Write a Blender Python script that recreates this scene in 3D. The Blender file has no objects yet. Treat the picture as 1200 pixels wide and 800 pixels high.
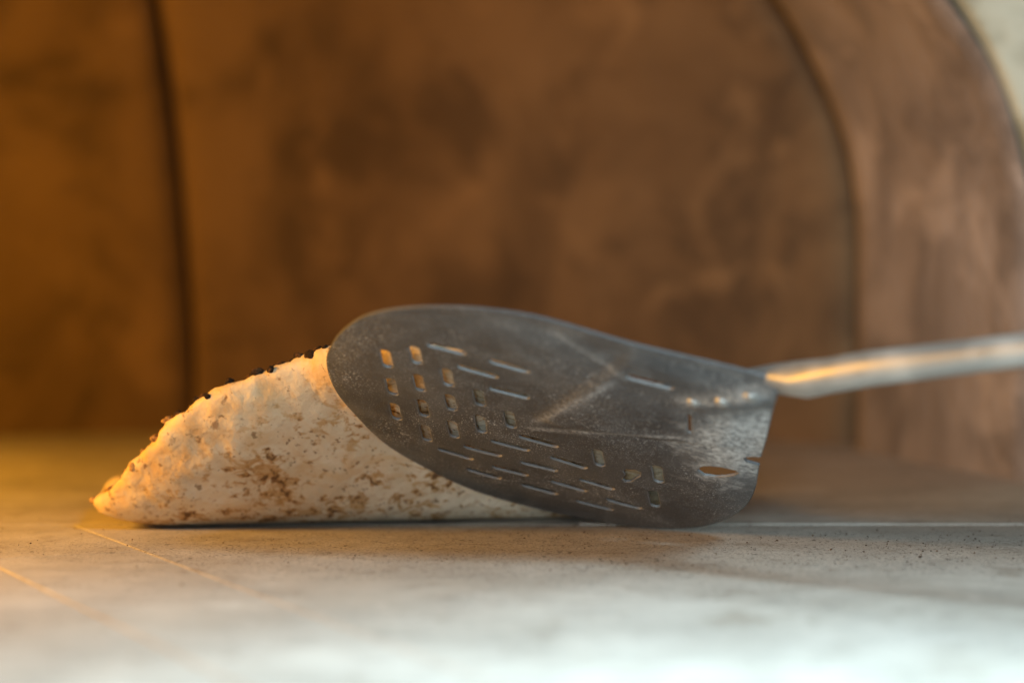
import bpy, bmesh, math, random
from mathutils import Vector, Matrix, noise
random.seed(7)
S = bpy.context.scene
COL = S.collection
R = math.radians

# ------------------------------------------------------------------ camera
cam_d = bpy.data.cameras.new('camera'); cam = bpy.data.objects.new('camera', cam_d); COL.objects.link(cam)
cam.location = (0, 0, 0.1245); cam.rotation_euler = (R(90 - 2.0214), 0, 0)
cam_d.lens = 85; cam_d.sensor_width = 36; cam_d.clip_start = 0.02; cam_d.clip_end = 50
cam_d.dof.use_dof = True; cam_d.dof.focus_distance = 1.04; cam_d.dof.aperture_fstop = 3.9
S.camera = cam
# ------------------------------------------------------------------ world, lamps, exposure
W = bpy.data.worlds.new('World'); S.world = W; W.use_nodes = True
bg = W.node_tree.nodes['Background']; bg.inputs[0].default_value = (0.62, 0.78, 0.85, 1); bg.inputs[1].default_value = 0.02
def lamp(name, kind, loc, col, energy, target=None, **kw):
    d = bpy.data.lights.new(name, kind); d.color = col; d.energy = energy
    for k, v in kw.items(): setattr(d, k, v)
    o = bpy.data.objects.new(name, d); COL.objects.link(o); o.location = loc
    if target: o.rotation_euler = (Vector(target) - Vector(loc)).to_track_quat('-Z', 'Y').to_euler()
    return o
lamp('daylight_from_room', 'AREA', (0.40, 0.34, 0.62), (0.64, 0.88, 1.0), 5.4, (0.10, 0.48, 0), shape='RECTANGLE', size=0.40, size_y=0.24, spread=R(70))
lamp('daylight_arch_fill', 'AREA', (-0.05, -1.3, 0.42), (0.80, 0.93, 1.0), 1.9, (0.46, 1.25, 0.14), shape='RECTANGLE', size=0.5, size_y=0.5, spread=R(26))  # added fill lamp aimed at the right arch
lamp('oven_flame', 'POINT', (-0.54, 0.97, 0.17), (1.0, 0.44, 0.04), 14.0, shadow_soft_size=0.06)
lamp('chamber_wall_fill', 'POINT', (-0.38, 1.40, 0.14), (1.0, 0.43, 0.03), 0.85, shadow_soft_size=0.07)  # added warm lamp that brightens the chamber walls
S.view_settings.view_transform = 'Standard'; S.view_settings.look = 'None'
S.view_settings.exposure = 0; S.view_settings.gamma = 1
S.render.engine = 'CYCLES'

# ------------------------------------------------------------------ helpers
class NT:
    def __init__(s, name):
        s.m = bpy.data.materials.new(name); s.m.use_nodes = True; s.t = s.m.node_tree
        s.b = s.t.nodes['Principled BSDF']; s.co = s.t.nodes.new('ShaderNodeTexCoord')
    def n(s, typ, **kw):
        nd = s.t.nodes.new(typ)
        for k, v in kw.items(): setattr(nd, k, v)
        return nd
    def l(s, a, b): s.t.links.new(a, b)
    def map(s, scale=(1, 1, 1), rot=(0, 0, 0), loc=(0, 0, 0)):
        mp = s.n('ShaderNodeMapping'); s.l(s.co.outputs['Object'], mp.inputs[0])
        mp.inputs['Scale'].default_value = scale; mp.inputs['Rotation'].default_value = rot; mp.inputs['Location'].default_value = loc
        return mp.outputs[0]
    def noise(s, scale, detail=4, rough=0.55, dist=0.0, vec=None):
        nd = s.n('ShaderNodeTexNoise'); nd.inputs['Scale'].default_value = scale; nd.inputs['Detail'].default_value = detail
        nd.inputs['Roughness'].default_value = rough; nd.inputs['Distortion'].default_value = dist
        s.l(vec if vec is not None else s.co.outputs['Object'], nd.inputs['Vector']); return nd.outputs['Fac']
    def ramp(s, src, *stops):
        r = s.n('ShaderNodeMapRange'); r.interpolation_type = 'SMOOTHSTEP'
        r.inputs[1].default_value = stops[0]; r.inputs[2].default_value = stops[1]
        r.inputs[3].default_value = stops[2] if len(stops) > 2 else 0; r.inputs[4].default_value = stops[3] if len(stops) > 3 else 1
        s.l(src, r.inputs[0]); return r.outputs[0]
    def math(s, op, a, b=None):
        m = s.n('ShaderNodeMath', operation=op); 
        for i, v in enumerate((a, b)):
            if v is None: continue
            if isinstance(v, (int, float)): m.inputs[i].default_value = v
            else: s.l(v, m.inputs[i])
        return m.outputs[0]
    def mix(s, fac, a, b):
        m = s.n('ShaderNodeMix', data_type='RGBA')
        if isinstance(fac, (int, float)): m.inputs[0].default_value = fac
        else: s.l(fac, m.inputs[0])
        for i, v in ((6, a), (7, b)):
            if isinstance(v, tuple): m.inputs[i].default_value = (*v, 1)
            else: s.l(v, m.inputs[i])
        return m.outputs[2]
    def bump(s, h, strength=0.3, dist=0.001, prev=None):
        b = s.n('ShaderNodeBump'); b.inputs['Strength'].default_value = strength; b.inputs['Distance'].default_value = dist
        s.l(h, b.inputs['Height'])
        if prev is not None: s.l(prev, b.inputs['Normal'])
        return b.outputs[0]
    def out(s, col=None, rough=None, nor=None, metal=None):
        for key, v in (('Base Color', col), ('Roughness', rough), ('Normal', nor), ('Metallic', metal)):
            if v is None: continue
            if isinstance(v, (int, float)): s.b.inputs[key].default_value = v
            elif isinstance(v, tuple): s.b.inputs[key].default_value = (*v, 1)
            else: s.l(v, s.b.inputs[key])
        return s.m

def link(name, bm_or_me, mats, parent=None, smooth=True):
    if isinstance(bm_or_me, bmesh.types.BMesh):
        bmesh.ops.recalc_face_normals(bm_or_me, faces=bm_or_me.faces)
        me = bpy.data.meshes.new(name); bm_or_me.to_mesh(me); bm_or_me.free()
    else: me = bm_or_me
    for m in (mats if isinstance(mats, (list, tuple)) else [mats]): me.materials.append(m)
    if smooth:
        for p in me.polygons: p.use_smooth = True
    o = bpy.data.objects.new(name, me); COL.objects.link(o)
    if parent: o.parent = parent
    return o
def empty(name, loc=(0, 0, 0)):
    o = bpy.data.objects.new(name, None); COL.objects.link(o); o.location = loc; o.empty_display_size = 0.02; return o
def grid(bm, rows, closed_u=False):
    vs = [[bm.verts.new(p) for p in r] for r in rows]
    for i in range(len(vs) - 1):
        n = len(vs[i])
        for j in range(n if closed_u else n - 1):
            k = (j + 1) % n
            bm.faces.new((vs[i][j], vs[i][k], vs[i + 1][k], vs[i + 1][j]))
    return vs

# ------------------------------------------------------------------ materials of the setting
def mat_floor():
    t = NT('hearth_stone')
    big = t.noise(9, 5, 0.6); mid = t.noise(60, 6, 0.65); fine = t.noise(900, 3, 0.6)
    c = t.mix(t.ramp(big, .35, .65), (.44, .40, .345), (.55, .515, .46))
    c = t.mix(t.math('MULTIPLY', t.ramp(mid, .42, .68), .5), c, (.36, .33, .29))
    # charred crumbs and soot, thicker in worn patches; the band under the peel also paints its shade
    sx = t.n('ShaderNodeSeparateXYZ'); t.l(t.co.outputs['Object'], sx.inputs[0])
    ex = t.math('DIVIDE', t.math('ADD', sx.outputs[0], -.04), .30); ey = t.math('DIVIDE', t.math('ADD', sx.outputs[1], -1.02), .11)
    shed_shade = t.ramp(t.math('ADD', t.math('ADD', t.math('MULTIPLY', ex, ex), t.math('MULTIPLY', ey, ey)), t.math('MULTIPLY', t.noise(25, 4), 1.2)), .7, 2.0, 1, 0)
    patch = t.ramp(t.noise(14, 4, 0.6, 0.4, t.map(loc=(.3, .1, 0))), .36, .64)
    sp = t.ramp(t.noise(480, 2, .5), .57, .66)
    sp2 = t.ramp(t.noise(1100, 1, .5), .57, .68); sp3 = t.ramp(t.noise(170, 3, .6, .3), .66, .71)
    soot = t.math('MULTIPLY', t.math('MAXIMUM', t.math('MAXIMUM', t.math('MULTIPLY', sp, t.ramp(t.noise(90, 3), .40, .62)), sp3), t.math('MULTIPLY', sp2, .8)), t.math('MAXIMUM', t.ramp(patch, 0, 1, .10, .6), shed_shade))
    c = t.mix(t.math('MULTIPLY', patch, .22), c, (.27, .24, .21))
    c = t.mix(t.math('MULTIPLY', t.ramp(t.noise(33, 6, .7, .5, t.map(loc=(6, 3, 1))), .54, .68), .55), c, (.24, .19, .14))
    c = t.mix(t.math('MULTIPLY', t.ramp(t.noise(48, 5, .7, .3, t.map(loc=(1, 6, 1))), .58, .72), .6), c, (.68, .65, .60))
    c = t.mix(soot, c, (.06, .052, .045))  # crumbs and soot, with the painted shade under the peel
    n = t.bump(fine, .35, .0006); n = t.bump(mid, .35, .0015, n)
    return t.out(c, .85, n)
def mat_wall(name, lo, hi, soot, seed):
    t = NT(name)
    big = t.noise(4.5, 5, .6, .5, t.map(loc=seed)); mid = t.noise(11, 7, .68, .4, t.map(loc=seed))
    streak = t.noise(13, 5, .6, .2, t.map((1, 1, .22), loc=seed))
    c = t.mix(t.ramp(big, .32, .68), lo, hi)
    c = t.mix(t.math('MULTIPLY', t.ramp(mid, .46, .66), .65), c, soot)
    c = t.mix(t.math('MULTIPLY', t.ramp(streak, .50, .70), .5), c, soot)
    c = t.mix(t.math('MULTIPLY', t.ramp(t.noise(15, 4, .6, .6, t.map(loc=(2, 5, 1))), .56, .70), .5), c, tuple(v * 1.45 for v in hi))
    n = t.bump(t.noise(140, 5, .6), .5, .002); n = t.bump(mid, .5, .008, n)
    return t.out(c, .9, n)
def mat_ash():
    t = NT('ash_in_joint'); c = t.mix(t.noise(120), (.26, .235, .20), (.62, .58, .52))
    return t.out(c, .95, t.bump(t.noise(700), .5, .001))
def mat_facing():
    t = NT('facing_plaster'); c = t.mix(t.ramp(t.noise(20, 5), .4, .62), (.24, .25, .19), (.42, .44, .36))
    return t.out(c, .6, t.bump(t.noise(80, 4), .4, .002))
def mat_shell():
    t = NT('insulation'); return t.out((.09, .065, .05), .95, t.bump(t.noise(60), .6, .004))
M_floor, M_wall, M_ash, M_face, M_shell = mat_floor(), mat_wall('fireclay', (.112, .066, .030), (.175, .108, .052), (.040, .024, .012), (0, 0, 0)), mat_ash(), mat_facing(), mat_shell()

M_arch = mat_wall('arch_clay', (.21, .175, .152), (.30, .255, .225), (.085, .072, .064), (4, 2, 7))

# ------------------------------------------------------------------ hearth floor: bedding sheet + slabs
bm = bmesh.new()
grid(bm, [[(x, y, -.0007) for x in (-1.0, 1.0)] for y in (.12, 1.95)])
bed = link('hearth_floor', bm, M_ash, smooth=False); bed['kind'] = 'structure'
def clip(poly, p, n):           # the part of a convex polygon on the side of n
    out = []
    for i in range(len(poly)):
        a, b = poly[i], poly[(i + 1) % len(poly)]
        da, db = (a - p).dot(n), (b - p).dot(n)
        if da >= 0: out.append(a)
        if da * db < 0: out.append(a + (b - a) * (da / (da - db)))
    return out
V2 = lambda x, y: Vector((x, y))
def rect(x0, x1, y0, y1): return [V2(x0, y0), V2(x1, y0), V2(x1, y1), V2(x0, y1)]
joint_dir = V2(.429, -.903); jn = V2(.903, .429)             # the front slabs are laid askew
def split(polys, p, n):
    r = []
    for q in polys:
        for s in (n, -n):
            c = clip(q, p, s)
            if len(c) > 2: r.append(c)
    return r
front = rect(-1, 1, .12, 1.121)
node = V2(-.157, 1.019)
right_part = clip(front, node, jn); left_part = clip(front, node, -jn)
slabs = split([right_part], node + jn * .62, jn)
slabs = split(slabs, V2(.30, .52), joint_dir)
strip = clip(left_part, node - jn * .068, jn); rest = clip(left_part, node - jn * .068, -jn)
slabs += split([strip], node, joint_dir)
slabs += split(split([rest], node - jn * .4, jn), node, joint_dir)
slabs += split(split([rect(-1, 1, 1.121, 1.95)], V2(.03, 1.3), V2(1, 0)), V2(-.62, 1.3), V2(1, 0))
for k, poly in enumerate(slabs):
    area = sum(poly[i].x * poly[(i + 1) % len(poly)].y - poly[(i + 1) % len(poly)].x * poly[i].y for i in range(len(poly)))
    if abs(area) < 1e-4: continue
    if area < 0: poly = poly[::-1]
    c = sum(poly, V2(0, 0)) / len(poly)
    def inset(d):
        q = poly
        for i in range(len(poly)):
            a, b = poly[i], poly[(i + 1) % len(poly)]
            if (b - a).length < 1e-5: continue
            nn = V2(-(b - a).y, (b - a).x).normalized(); q = clip(q, a + nn * d, nn)
        return q
    z = [0, -.0004, .0002, -.0003][k % 4] if k else 0
    bm = bmesh.new()
    rings = [[(p.x, p.y, zz) for p in inset(d)] for d, zz in ((.0010, -.004), (.0010, -.0006 + z), (.0020, z))]
    if len({len(r) for r in rings}) > 1: continue
    vs = grid(bm, rings, True); bm.faces.new(vs[-1])
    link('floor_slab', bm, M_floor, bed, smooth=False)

# ------------------------------------------------------------------ the oven behind: chamber panels, splayed arch, facing
oven = empty('pizza_oven', (-.15, 1.33, 0))
oven['label'] = 'brown fireclay oven chamber with splayed arch mouth behind the pizza'; oven['category'] = 'pizza oven'
OL = Vector(oven.location)
def chamber(phi, z, s=1.0):      # plan ellipse that closes over to a crown
    cx, cy, a, b = -.15, 1.29, .495, .43
    f = 1 if z <= .15 else math.sqrt(max(0, 1 - ((z - .15) / .34) ** 2.2))
    return Vector((cx + a * f * s * math.cos(phi), cy + b * f * s * math.sin(phi), z * (s if z > .15 else 1))) - OL
zs = [-.01, .0, .03, .06, .1, .14, .17, .2, .23, .26, .29, .32, .35, .38, .41, .44, .465, .485]
def seam_phi(z):                 # the joint leans left as it rises
    x = -.2265 - (.0 if z < .06 else .10 * (z - .06) ** 1.15)
    f = 1 if z <= .15 else math.sqrt(max(.05, 1 - ((z - .15) / .34) ** 2.2))
    return math.acos(max(-.9, min(.9, (x + .15) / (.495 * f))))
def panel(name, lo, hi, n):
    bm = bmesh.new()
    rows = []
    for z in zs:
        a, b = lo(z), hi(z); ph = [a + (b - a) * k / n for k in range(n + 1)]
        e = .010
        row = [chamber(a, z, 1.05)] + [chamber(p, z, 1.0 + (.012 if k in (0, n) else 0.003 if k in (1, n - 1) else 0)) for k, p in enumerate(ph)] + [chamber(b, z, 1.05)]
        rows.append(row)
    grid(bm, rows)
    for v in bm.verts:
        d = noise.noise(v.co * 9) * .004 + noise.noise(v.co * 30) * .0015
        v.co += Vector((0, d, 0))
    return link(name, bm, M_wall, oven)
def arch_phi(z):                 # the chamber lining stops short of the arch and leaves an open joint
    ze = .1245 + (z - .1245) / 1.025
    xe = -.15 + .37 * math.sqrt(max(.02, 1 - (max(0, ze - .13) / .307) ** 2))
    f = 1 if z <= .15 else math.sqrt(max(.05, 1 - ((z - .15) / .34) ** 2.2))
    return math.acos(max(.1, min(.8, (xe * 1.025 + .15 - .009) / (.495 * f))))
panel('wall_panel', arch_phi, lambda z: seam_phi(z) - .003 - .012 * max(0, z), 46)
panel('wall_panel', lambda z: seam_phi(z) + .003 + .012 * max(0, z), lambda z: R(185), 40)
bm = bmesh.new(); grid(bm, [[chamber(R(20 + 175 * k / 50), z, 1.07) for k in range(51)] for z in zs]); link('insulation_shell', bm, M_shell, oven)
def ell(a, b, y, n=60, z0=.13):
    pts = [Vector((-.15 + a, y, -.01)), Vector((-.15 + a, y, .045)), Vector((-.15 + a, y, .09))]
    pts += [Vector((-.15 + a * math.cos(math.pi * k / n), y, z0 + b * math.sin(math.pi * k / n))) for k in range(n + 1)]
    pts += [Vector((-.15 - a, y, .09)), Vector((-.15 - a, y, .045)), Vector((-.15 - a, y, -.01))]
    return [p - OL for p in pts]
bm = bmesh.new()
rows = [ell(.56, .47, 1.552), ell(.380, .316, 1.552), ell(.3715, .3085, 1.546)]
for k in range(13):
    f = k / 12; rows.append(ell(.370 + .061 * f, .307 - .007 * f, 1.54 - .21 * f))
rows += [ell(.435, .304, 1.3265)]
grid(bm, rows)
for v in bm.verts:
    v.co += Vector((noise.noise(v.co * 14) * .003, 0, noise.noise(v.co * 14 + Vector((5, 5, 5))) * .003))
link('arch', bm, M_arch, oven)
bm = bmesh.new()
grid(bm, [ell(.437, .306, 1.345), ell(.437, .306, 1.322), ell(.441, .310, 1.317), ell(.70, .56, 1.317), ell(.705, .565, 1.322), ell(.705, .565, 1.36)])
link('arch_facing', bm, M_face, oven)

# ------------------------------------------------------------------ pizza, bent up along a line on the floor
def mat_dough():
    t = NT('baked_dough')
    at = t.n('ShaderNodeAttribute', attribute_name='rim'); rim = at.outputs['Fac']
    st = t.map((1, 1, 1))
    base = t.mix(t.ramp(t.noise(24, 5, .6, .4), .35, .65), (.70, .58, .41), (.79, .69, .53))
    base = t.mix(t.math('MULTIPLY', t.ramp(t.noise(38, 4, .6, .6, t.map(loc=(3, 1, 2))), .54, .70), .55), base, (.66, .43, .20))
    # leopard spots: browned rings and char
    n1 = t.noise(200, 4, .62, .3); n2 = t.noise(44, 3, .5, .2, t.map(loc=(7, 2, 4)))
    m1 = t.ramp(t.math('ADD', n1, t.math('MULTIPLY', n2, .55)), .80, .93)
    m2 = t.ramp(t.math('ADD', n1, t.math('MULTIPLY', n2, .55)), .90, .99)
    n3 = t.ramp(t.noise(300, 2, .5, .2), .64, .70)
    c = t.mix(t.math('MULTIPLY', m1, .85), base, (.47, .25, .07))
    n4 = t.noise(95, 4, .6, .7, t.map((1, 1.6, 1.6), (0, R(25), R(10)), (2, 2, 8)))
    m4 = t.ramp(t.math('ADD', n4, t.math('MULTIPLY', n2, .5)), .80, .90)
    c = t.mix(t.math('MULTIPLY', m4, .7), c, (.50, .29, .10))
    c = t.mix(t.math('MULTIPLY', m2, .9), c, (.12, .06, .028))
    c = t.mix(t.math('MULTIPLY', n3, .8), c, (.22, .12, .05))
    rc = t.mix(t.ramp(t.noise(60, 5, .65, .5), .35, .68), (.82, .68, .46), (.70, .48, .24))
    rc = t.mix(t.math('MULTIPLY', t.ramp(t.noise(150, 4, .65, .5, t.map(loc=(1, 9, 4))), .57, .68), .85), rc, (.20, .10, .04))
    c = t.mix(t.ramp(rim, .35, .8), c, rc)
    n = t.bump(t.noise(520, 4, .6), .45, .0008); n = t.bump(t.noise(120, 5, .6, .5), .6, .002, n)
    t.b.inputs['Subsurface Weight'].default_value = .04; t.b.inputs['Subsurface Radius'].default_value = (.004, .002, .001)
    t.b.inputs['Subsurface Scale'].default_value = .6
    return t.out(c, .8, n)
def mat_char():
    t = NT('char'); c = t.mix(t.ramp(t.noise(300, 3), .45, .65), (.030, .019, .012), (.13, .065, .028))
    t.b.inputs['Specular IOR Level'].default_value = .15
    return t.out(c, .9, t.bump(t.noise(900, 3), .5, .0005))
def mat_sauce():
    t = NT('sauce_and_cheese'); c = t.mix(t.ramp(t.noise(40, 5, .6, .5), .45, .55), (.45, .09, .03), (.78, .66, .42))
    return t.out(c, .4, t.bump(t.noise(120, 4), .6, .002))
M_dough, M_char, M_sauce = mat_dough(), mat_char(), mat_sauce()
RP, CV, SLOPE, RHO = .149, .034, R(50), .026     # radius, centre behind the bend line, lift angle, bend radius
pizza = empty('pizza', (-.050, 1.132, .0006)); pizza.rotation_euler = (0, 0, R(11))
pizza['label'] = 'pizza lifted on edge showing its spotted underside and blistered rim'; pizza['category'] = 'pizza'
A = Vector((.97029573, -.00853311, -.24177136)); B = Vector((.09452642, -.90655952, .41135702)); N = A.cross(B)
BASE = (74.0, -93.4)
C0 = Vector((.01423494, 1.00655126, .0569261))
def drape(p):                    # where the peel carries the pizza, it lies against the plate
    q = Vector((p.x * math.cos(R(11)) - p.y * math.sin(R(11)) - .050, p.x * math.sin(R(11)) + p.y * math.cos(R(11)) + 1.132, p.z + .0006))
    return q
def bend(u, v, w):               # v > 0 is the lifted side
    if v < .01: u *= 1 - .06 * min(1, (.01 - v) / .05)
    a = max(0.0, min(SLOPE, v / RHO))
    if v <= 0: y, z = -v, 0.0
    else:
        y, z = -RHO * math.sin(a), RHO * (1 - math.cos(a))
        s = v - RHO * a
        if s > 0: y -= s * math.cos(SLOPE); z += s * math.sin(SLOPE)
    p = Vector((u, y + w * math.sin(a), z + w * math.cos(a)))
    if v <= 0: return p
    q = drape(p) - C0; g = -q.dot(N); k = (g - .0036 - w * .8) / -N.y     # how far the plate lies in front
    if k <= 0: return p
    h = q - Vector((0, k, 0)); pl = Vector((h.dot(A), h.dot(B)))
    f = min(1, max(0, (.118 - (pl - Vector((-.002, -.009))).length) / .05)); f = f * f * (3 - 2 * f) * min(1, v / .02)
    return p - Vector((math.sin(R(11)) * k * f, math.cos(R(11)) * k * f, 0))
prof = [(.128 * RP * k / RP * 1.0, 0.0) for k in ()]
NB = 44
r_in = RP - .038
prof = [(r_in * k / NB, 0.0, 0.0) for k in range(1, NB + 1)]
for k in range(1, 15):
    th = math.pi / 2 * k / 14; prof.append((r_in + .038 * math.sin(th), .0105 * (1 - math.cos(th)), .3 + .7 * k / 14))
for k in range(1, 19):
    th = math.pi * k / 18 ; prof.append((RP - .015 + .015 * math.cos(th), .0105 + .0085 * math.sin(th) - .0045 * k / 18, 1.0))
for k in range(1, 16):
    prof.append(((RP - .030) * (1 - k / 15.5), .0055, 0.0))
NA = 420
def rim_scale(th):
    p = Vector((math.cos(th), math.sin(th), 0))
    return 1 + .022 * noise.noise(p * 2.3 + Vector((4, 1, 0))) + .012 * noise.noise(p * 7 + Vector((1, 8, 2)))
bm = bmesh.new(); lay = bm.verts.layers.float.new('rim')
rows, vals = [], []
top_start = NB + 14 + 18
for (r, w, q) in prof:
    row = []
    for k in range(NA):
        th = 2 * math.pi * k / NA; rr = r * (1 + (rim_scale(th) - 1) * min(1, r / RP))
        u, v = rr * math.cos(th), rr * math.sin(th) - CV
        P = Vector((u, v, w))
        d = .0012 * noise.noise(P * 45) + .0007 * noise.noise(P * 120) + .0004 * noise.noise(P * 300)
        if q > 0: d = d * (1 + q) + .0014 * q * noise.noise(P * 50 + Vector((3, 3, 3))) + .0013 * q * noise.noise(P * 190) + .0003 * q * noise.noise(P * 420)
        i = len(rows) - NB                       # turn of the surface normal round the rim
        an = -90 if i < 0 else -90 + 90 * (i + 1) / 14 if i < 14 else min(90, 180 * (i - 13) / 18)
        sn, cs = math.sin(R(an)), math.cos(R(an))
        lift = max(0, min(1, (v - .002) / .02)) if sn < 0 else 1
        row.append(bend(u + cs * d * math.cos(th), v + cs * d * math.sin(th), max(w + sn * d * lift, 0 if v < .004 else -9)))
    rows.append(row); vals.append(q)
vs = grid(bm, rows, True)
for i, r in enumerate(vs):
    for v in r: v[lay] = vals[i]
bm.faces.new(vs[0][::-1]); bm.faces.new(vs[-1])
base = link('crust', bm, M_dough, pizza)
# topping on the upper side
bm = bmesh.new(); rows = []
for k in range(1, 14):
    rows.append([])
    for j in range(90):
        th = 2 * math.pi * j / 90; rr = (RP - .034) * k / 13 * (1 + .03 * noise.noise(Vector((math.cos(th) * 3, math.sin(th) * 3, 0))))
        u, v = rr * math.cos(th), rr * math.sin(th) - CV
        w = .0075 + .002 * noise.noise(Vector((u, v, 0)) * 50) if k < 13 else .0045
        rows[-1].append(bend(u, v, w))
vs = grid(bm, rows, True); bm.faces.new(vs[0][::-1]); link('topping', bm, M_sauce, pizza)
# char blisters along the raised rim
M_toast = NT('toasted_bubble'); M_toast = M_toast.out(M_toast.mix(M_toast.ramp(M_toast.noise(260, 3), .4, .65), (.55, .32, .13), (.16, .08, .03)), .7)
from mathutils.bvhtree import BVHTree
tree = BVHTree.FromPolygons([v.co.copy() for v in base.data.vertices], [tuple(p.vertices) for p in base.data.polygons])
def blister(th_deg, dr, r0, flat, w, dark):
    th = R(th_deg); sc = rim_scale(th)
    p = bend((RP * sc + dr) * math.cos(th), (RP * sc + dr) * math.sin(th) - CV, w)
    c, nrm, _, _ = tree.find_nearest(p)
    if nrm.dot(p - c) < 0: nrm = -nrm
    bm = bmesh.new(); bmesh.ops.create_icosphere(bm, subdivisions=3, radius=1)
    off = Vector((th_deg, dr * 900, 3)); sq = random.uniform(.9, 1.5)
    for v in bm.verts:
        e = v.co * r0 * (1 + .35 * noise.noise(v.co * 1.5 + off) + .12 * noise.noise(v.co * 4 + off)); e.x *= sq
        e -= nrm * e.dot(nrm) * (1 - flat)
        v.co = c + nrm * r0 * .15 + e
    link('char_blister' if dark else 'crust_bubble', bm, M_char if dark else M_toast, pizza)
M_toast = NT('toasted_bubble'); M_toast = M_toast.out(M_toast.mix(M_toast.ramp(M_toast.noise(260, 3), .4, .65), (.55, .32, .13), (.16, .08, .03)), .7)

# ------------------------------------------------------------------ turning peel (plate millimetres: x across, y up the tilted plate)
def mat_metal():
    t = NT('worn_aluminium')
    sep = t.n('ShaderNodeSeparateXYZ'); t.l(t.co.outputs['Object'], sep.inputs[0])
    fine = t.noise(900, 3, .6); mid = t.noise(70, 6, .65, .3); big = t.noise(18, 4, .6)
    c = t.mix(t.ramp(big, .35, .65), (.128, .146, .165), (.178, .20, .222))
    c = t.mix(t.math('MULTIPLY', t.ramp(mid, .45, .7), .4), c, (.29, .31, .325))
    # floury dust: a worn patch by the handle end and a fine sprinkle; glare painted along the rivets
    dx = t.math('DIVIDE', t.math('ADD', sep.outputs[0], -.004), .026); dy = t.math('DIVIDE', t.math('ADD', sep.outputs[1], -.118), .055)
    dist = t.math('SQRT', t.math('ADD', t.math('MULTIPLY', dx, dx), t.math('MULTIPLY', dy, dy)))
    patch = t.math('MULTIPLY', t.math('MULTIPLY', t.ramp(t.math('ADD', dist, t.math('MULTIPLY', t.math('SUBTRACT', mid, .5), 2.2)), .35, 1.15, 1, 0), t.ramp(t.noise(420, 5, .75), .36, .60, .25, 1)), .95)
    spr = t.math('MULTIPLY', t.ramp(t.noise(1300, 1, .5), .59, .70), t.ramp(t.noise(26, 3, .6), .38, .62, .2, .9))
    cr = t.n('ShaderNodeAttribute', attribute_name='crease_glare')
    flour_glare = t.math('MAXIMUM', t.math('MAXIMUM', patch, spr), t.math('MULTIPLY', cr.outputs['Fac'], t.ramp(t.noise(600, 3, .7), .38, .62, .1, .9)))
    c = t.mix(flour_glare, c, (.66, .69, .69))
    rough = t.math('ADD', t.ramp(mid, .3, .7, .38, .56), t.math('MULTIPLY', flour_glare, .3))
    scr = t.math('MAXIMUM', t.ramp(t.noise(40, 2, .5, 0, t.map((40, 1.2, 1), (0, 0, R(38)))), .66, .72), t.ramp(t.noise(40, 2, .5, 0, t.map((40, 1.5, 1), (0, 0, R(-62)))), .68, .74))
    c = t.mix(t.math('MULTIPLY', scr, .35), c, (.48, .49, .50))
    brushed = t.noise(60, 3, .6, 0, t.map((30, 2, 2), (0, 0, R(45))))
    n = t.bump(brushed, .06, .0004); n = t.bump(fine, .12, .0003, n); n = t.bump(big, .25, .004, n)
    metal = t.math('MULTIPLY', t.math('SUBTRACT', 1.0, flour_glare), .7)
    return t.out(c, rough, n, metal)
def mat_edge():
    t = NT('bare_worn_edge'); c = t.mix(t.noise(300), (.13, .13, .13), (.26, .26, .255))
    return t.out(c, .65, t.bump(t.noise(900), .2, .0003), .15)
def mat_tube():
    t = NT('handle_aluminium'); c = t.mix(t.ramp(t.noise(30, 4, .6, 0, t.map((1, 1, 1))), .35, .65), (.38, .39, .38), (.54, .55, .53))
    return t.out(c, t.ramp(t.noise(60, 4), .3, .7, .46, .60), t.bump(t.noise(500, 3), .08, .0002), .75)
M_rim = NT('darkened_outer_edge'); M_rim = M_rim.out(M_rim.mix(M_rim.noise(200), (.07, .07, .072), (.15, .15, .15)), .75, None, .2)  # outer edge coloured darker to hold down its bright reflection
M_metal, M_edge, M_tube = mat_metal(), mat_edge(), mat_tube()
peel = empty('turning_peel')
peel.matrix_world = Matrix.Translation(C0 + A * .074 - B * .0934) @ Matrix((A, B, N)).transposed().to_4x4()
peel['label'] = 'grey perforated metal turning peel with round head and tube handle'; peel['category'] = 'pizza peel'
outline = [(-94.3, .9), (-92.3, 21), (-88.2, 38), (-80.6, 55.6), (-70.2, 69.2), (-56.5, 80.6), (-39, 89.8), (-20.8, 95.2), (-5.8, 97.2), (9.3, 97.4), (26, 97.3), (42.7, 97.5), (59.4, 98), (69.2, 98.7), (75.7, 98.9), (79.6, 97.2), (81, 93), (83.7, 67.4), (86.7, 40.3), (88.7, 17.3), (85.4, 15.5), (82.4, 12), (84.5, 8), (90, 6.4), (93.2, -17.7), (94.3, -39.8), (91.8, -59.4), (85, -78.3), (74, -93.4), (59, -104), (36.4, -111.8), (12.9, -115.6), (-11.6, -114.6), (-32.3, -107.4), (-53.4, -92.3), (-70.3, -70.6), (-82.8, -45.6), (-90.8, -23)]
sharp = {15, 16, 19, 20, 21, 22, 23}
def catmull(pts, n=6):
    out = []; m = len(pts)
    for i in range(m):
        p0, p1, p2, p3 = (Vector(pts[(i + k - 1) % m]) for k in range(4))
        if i in sharp or (i + 1) % m in sharp: out.append(p1); continue
        for k in range(n):
            t_ = k / n
            out.append(.5 * ((2 * p1) + (p2 - p0) * t_ + (2 * p0 - 5 * p1 + 4 * p2 - p3) * t_ ** 2 + (3 * p1 - p0 - 3 * p2 + p3) * t_ ** 3))
    return out
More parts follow.
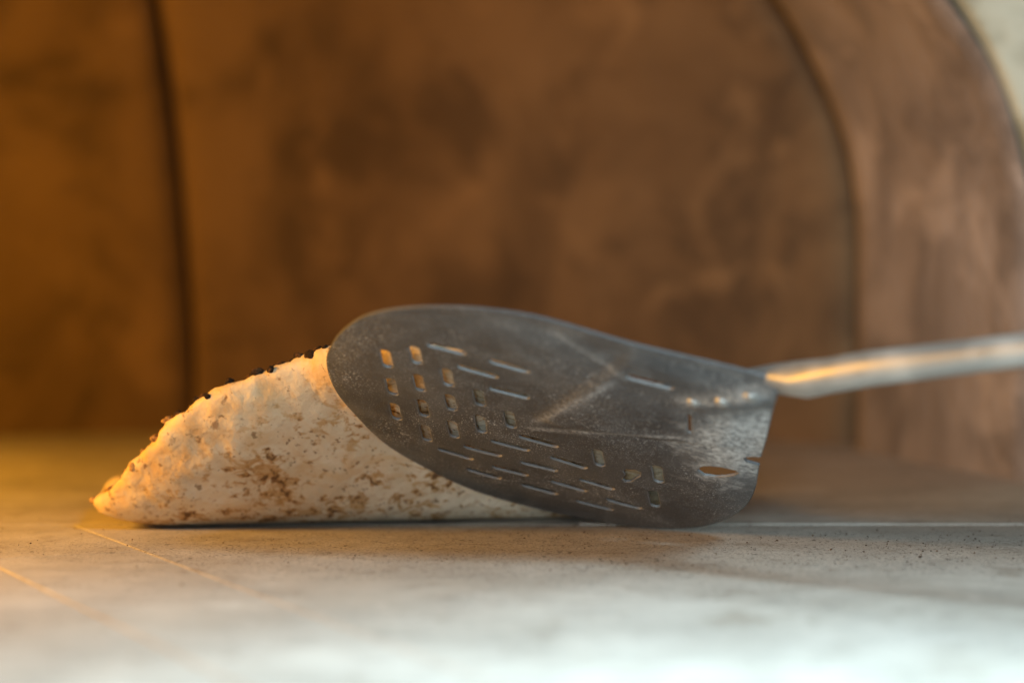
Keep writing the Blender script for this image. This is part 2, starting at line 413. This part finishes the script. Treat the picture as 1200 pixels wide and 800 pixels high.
slots_b = [(-70.6, 30.0, -68.5, 15.5), (-59.1, 40.9, -56.8, 26.7), (-67.1, 1.5, -64.8, -13.8), (-56.0, 13.5, -53.6, -1.4), (-44.8, 26.6, -42.4, 12.0), (-64.0, -25.7, -61.7, -41.7), (-52.7, -13.8, -50.2, -29.5), (-41.7, .1, -39.1, -15.2), (-30.5, 12.7, -27.8, -2.3), (-49.6, -42.0, -47.1, -58.6), (-38.4, -29.5, -35.7, -45.7), (-27.4, -16.0, -24.6, -31.8), (-16.0, -3.2, -13.0, -18.6), (24.6, -20.5, 28.2, -36.4), (50.9, -23.0, 54.8, -39.0), (53.9, -52.8, 58.0, -69.7), (53.9, 47.0, 57.6, 27.0)]
slots_a = [(-54.6, 47.9, -37.6, 47.9), (-41.1, 33.7, -23.0, 32.9), (-28.9, 47.5, -11.5, 46.8), (-26.4, 19.2, -8.5, 18.5), (-42.5, -65.9, -25.1, -66.8), (-31.6, -53.8, -13.3, -54.0), (-20.6, -39.1, -2.4, -40.0), (-9.5, -26.1, 9.0, -27.5), (-28.0, -81.4, -10.8, -82.5), (-17.3, -69.2, .4, -70.7), (-5.7, -56.1, 12.1, -56.7), (6.0, -41.2, 23.9, -43.8), (9.6, -71.3, 27.3, -73.4), (-2.5, -83.9, 15.4, -85.8), (21.5, -59.9, 38.5, -60.3), (23.4, -87.8, 41.8, -90.4), (35.8, -75.7, 53.3, -77.5), (24.5, 69.2, 44.5, 69.6)]
def slot(x0, y0, x1, y1, hw, n=5):
    p, q = Vector((x0, y0)), Vector((x1, y1)); d = (q - p).normalized(); e = Vector((-d.y, d.x)); p = p + d * hw; q = q - d * hw
    out = []
    for k in range(n + 1): a = math.pi * k / n; out.append(q + e * hw * math.cos(a) + d * hw * math.sin(a))
    for k in range(n + 1): a = math.pi * k / n; out.append(p - e * hw * math.cos(a) - d * hw * math.sin(a))
    return out
cu = bpy.data.curves.new('plate', 'CURVE'); cu.dimensions = '2D'; cu.fill_mode = 'BOTH'
cu.extrude = .00025; cu.bevel_depth = .00045; cu.bevel_resolution = 1; cu.resolution_u = 1
def add_loop(pts):
    sp = cu.splines.new('POLY'); sp.points.add(len(pts) - 1); sp.use_cyclic_u = True
    for p, q in zip(sp.points, pts): p.co = ((q.x - BASE[0]) / 1000, (q.y - BASE[1]) / 1000, 0, 1)
add_loop(catmull(outline))
for s in slots_b: add_loop(slot(*(s if s[1] > 46 else (s[0] - .25, s[1] + 1.8, s[2] + .25, s[3] - 1.8)), 2.6 if s[0] != 53.9 or s[1] < 0 else 1.0))
for s in slots_a: add_loop(slot(*s, 2.7))
add_loop([Vector(p) for p in ((67.5, -15.5), (68, -10), (71, -6.5), (76, -4), (82, -3.5), (84.5, -6), (83, -10), (80, -14), (76, -17.5), (71, -19))])
add_loop([Vector(p) for p in ((39, -33.8), (43, -31.5), (46, -33), (46.6, -38), (45, -42), (43.6, -47), (41.2, -49), (39, -46), (39.6, -41), (38, -37))])
co = bpy.data.objects.new('plate_curve', cu); COL.objects.link(co)
dg = bpy.context.evaluated_depsgraph_get()
me = bpy.data.meshes.new_from_object(co.evaluated_get(dg)); bpy.data.objects.remove(co)
bm = bmesh.new(); bm.from_mesh(me); bmesh.ops.remove_doubles(bm, verts=bm.verts, dist=1e-6)
ol = [Vector(((q.x - BASE[0]) / 1000, (q.y - BASE[1]) / 1000)) for q in catmull(outline)]
for f in bm.faces:
    fc = f.calc_center_median().to_2d()
    f.material_index = 0 if abs(f.normal.z) > .98 else 2 if min((fc - q).length for q in ol) < .0028 else 1
for k in range(-60, 62):
    for axis, off in ((Vector((1, 0, 0)), BASE[0]), (Vector((0, 1, 0)), BASE[1])):
        bmesh.ops.bisect_plane(bm, geom=bm.verts[:] + bm.edges[:] + bm.faces[:], plane_co=axis * ((k * 2.03 - off) / 1000), plane_no=axis, dist=1e-7)
def sstep(a, b, x): x = max(0, min(1, (x - a) / (b - a))); return x * x * (3 - 2 * x)
def seg_dist(p, a, b):
    a, b = Vector(a), Vector(b); t_ = max(0, min(1, (p - a).dot(b - a) / (b - a).length_squared)); return (p - a - (b - a) * t_).length
crease_glare = bm.verts.layers.float.new('crease_glare')
def relief(p):
    q = (p.x + p.y) * .7071 + 7; s = abs(p.y - p.x - 8 * sstep(60, 130, q)) * .7071        # along / off the handle axis
    wedge = sstep(-3, 3, .52 * q - s) * sstep(0, 14, q) * .0016 * (1 - sstep(80, 95, p.y)) * (1 - sstep(70, 84, p.x))   # pressed stiffener
    collar = .0034 * math.exp(-(s / 9.5) ** 2) * sstep(72, 116, q)          # the sheet swells over the end of the handle
    rim = -.0016 * sstep(82, 102, (p - Vector((-2, -9))).length) * (1 - sstep(60, 95, q))
    return wedge + collar + rim + .0007 * noise.noise(Vector((p.x, p.y, 0)) * .028)
for v in bm.verts:
    p = Vector((v.co.x * 1000 + BASE[0], v.co.y * 1000 + BASE[1]))
    v[crease_glare] = max(k_ * max(0, 1 - seg_dist(p, a_, b_) / w_) for a_, b_, w_, k_ in (((-5, -15), (58, 22), 2.6, .9), ((-4, -5), (21, 60), 2.6, .7), ((-6, 87), (25, 67), 3.0, .45), ((50, 60), (74, 88), 7, .8)))  # last run paints a glare band over the rivets, the others floury creases
    v.co.z += relief(p)
plate = link('plate', bm, [M_metal, M_edge, M_rim], peel)
for p in plate.data.polygons: p.use_smooth = True
plate.data.set_sharp_from_angle(angle=R(35))
def mm(x, y, z): return Vector(((x - BASE[0]) / 1000, (y - BASE[1]) / 1000, z / 1000))
# rivets
for x, y in ((53.5, 62.9), (63.2, 73.9), (72.4, 85.4)):
    bm = bmesh.new(); rows = []
    for k in range(7):
        a = math.pi / 2 * k / 6; rows.append([mm(x + 2.9 * math.cos(a) * math.cos(t_), y + 2.9 * math.cos(a) * math.sin(t_), relief(Vector((x, y))) * 1000 + .2 + 2.1 * math.sin(a)) for t_ in [2 * math.pi * j / 20 for j in range(20)]])
    grid(bm, rows[:-1], True); bm.faces.new([v for v in bm.verts][-20:])
    link('rivet', bm, M_tube, peel)
# handle: flat strap under the plate that rounds out into a tube
path = [(38, 46, -2.6), (60, 70, -2.6), (74, 86, -2.4), (82, 95.4, -1.2), (88, 103, .2), (97, 115, .8), (108, 129.5, 1), (128, 150.5, 1), (156, 180, 1), (240, 268, 1), (420, 456, 1)]
secs = [(8.5, 1.1), (8.5, 1.1), (8.6, 2.0), (8.0, 4.6), (7.2, 6.0), (6.8, 6.6), (6.6, 6.6), (6.2, 6.2), (5.6, 5.6), (5.4, 5.4), (5.4, 5.4)]
bm = bmesh.new(); rows = []
for i, (p, (hw, ht)) in enumerate(zip(path, secs)):
    a, b = path[max(0, i - 1)], path[min(len(path) - 1, i + 1)]
    d = Vector(b) - Vector(a); d.z = 0; d.normalize(); e = Vector((-d.y, d.x, 0))
    row = []
    for j in range(32):
        t_ = 2 * math.pi * j / 32; ex = 1 if i > 4 else .55
        cx_, cz = math.cos(t_), math.sin(t_); g = lambda q_: math.copysign(abs(q_) ** ex, q_)
        w = Vector(p) + e * hw * g(cx_) + Vector((0, 0, ht * g(cz))); row.append(mm(*w))
    rows.append(row)
vs = grid(bm, rows, True); bm.faces.new(vs[0][::-1]); bm.faces.new(vs[-1])
h = link('handle', bm, M_tube, peel); h.data.set_sharp_from_angle(angle=R(50))

for k in range(48):
    dark = k < 32
    th = 106 + 1.0 * k + random.uniform(-1.6, 1.6) if dark else 139 + (k - 32) * 2.1 + random.uniform(-1, 1)
    blister(th, random.choice((-.0035, -.0045, -.001, -.0055, .002)), random.uniform(.0010, .0026) if dark else random.uniform(.0010, .0022), random.uniform(.6, .95), random.uniform(.010, .019), dark)

# loose char and ash crumbs swept about the mouth of the oven
bm = bmesh.new(); rnd = random.Random(3)
while len(bm.verts) < 12 * 1300:
    x, y = rnd.gauss(.09, .17), rnd.gauss(1.03, .07)
    if noise.noise(Vector((x * 9, y * 14, 0))) + rnd.uniform(-.35, .35) < 0 or abs(y - 1.121) < .003 or y > 1.24 or y < .75: continue
    r0 = .00017 * rnd.lognormvariate(.0, .45)
    g = bmesh.ops.create_icosphere(bm, subdivisions=1, radius=r0)
    for v in g['verts']: v.co = Vector((x + v.co.x * rnd.uniform(.8, 1.6), y + v.co.y * rnd.uniform(.8, 1.6), .0002 + r0 * .6 + v.co.z * .7))
cr = link('char_crumbs', bm, M_char); cr['kind'] = 'stuff'; cr['label'] = 'dark char crumbs scattered over the stone hearth'; cr['category'] = 'crumbs'
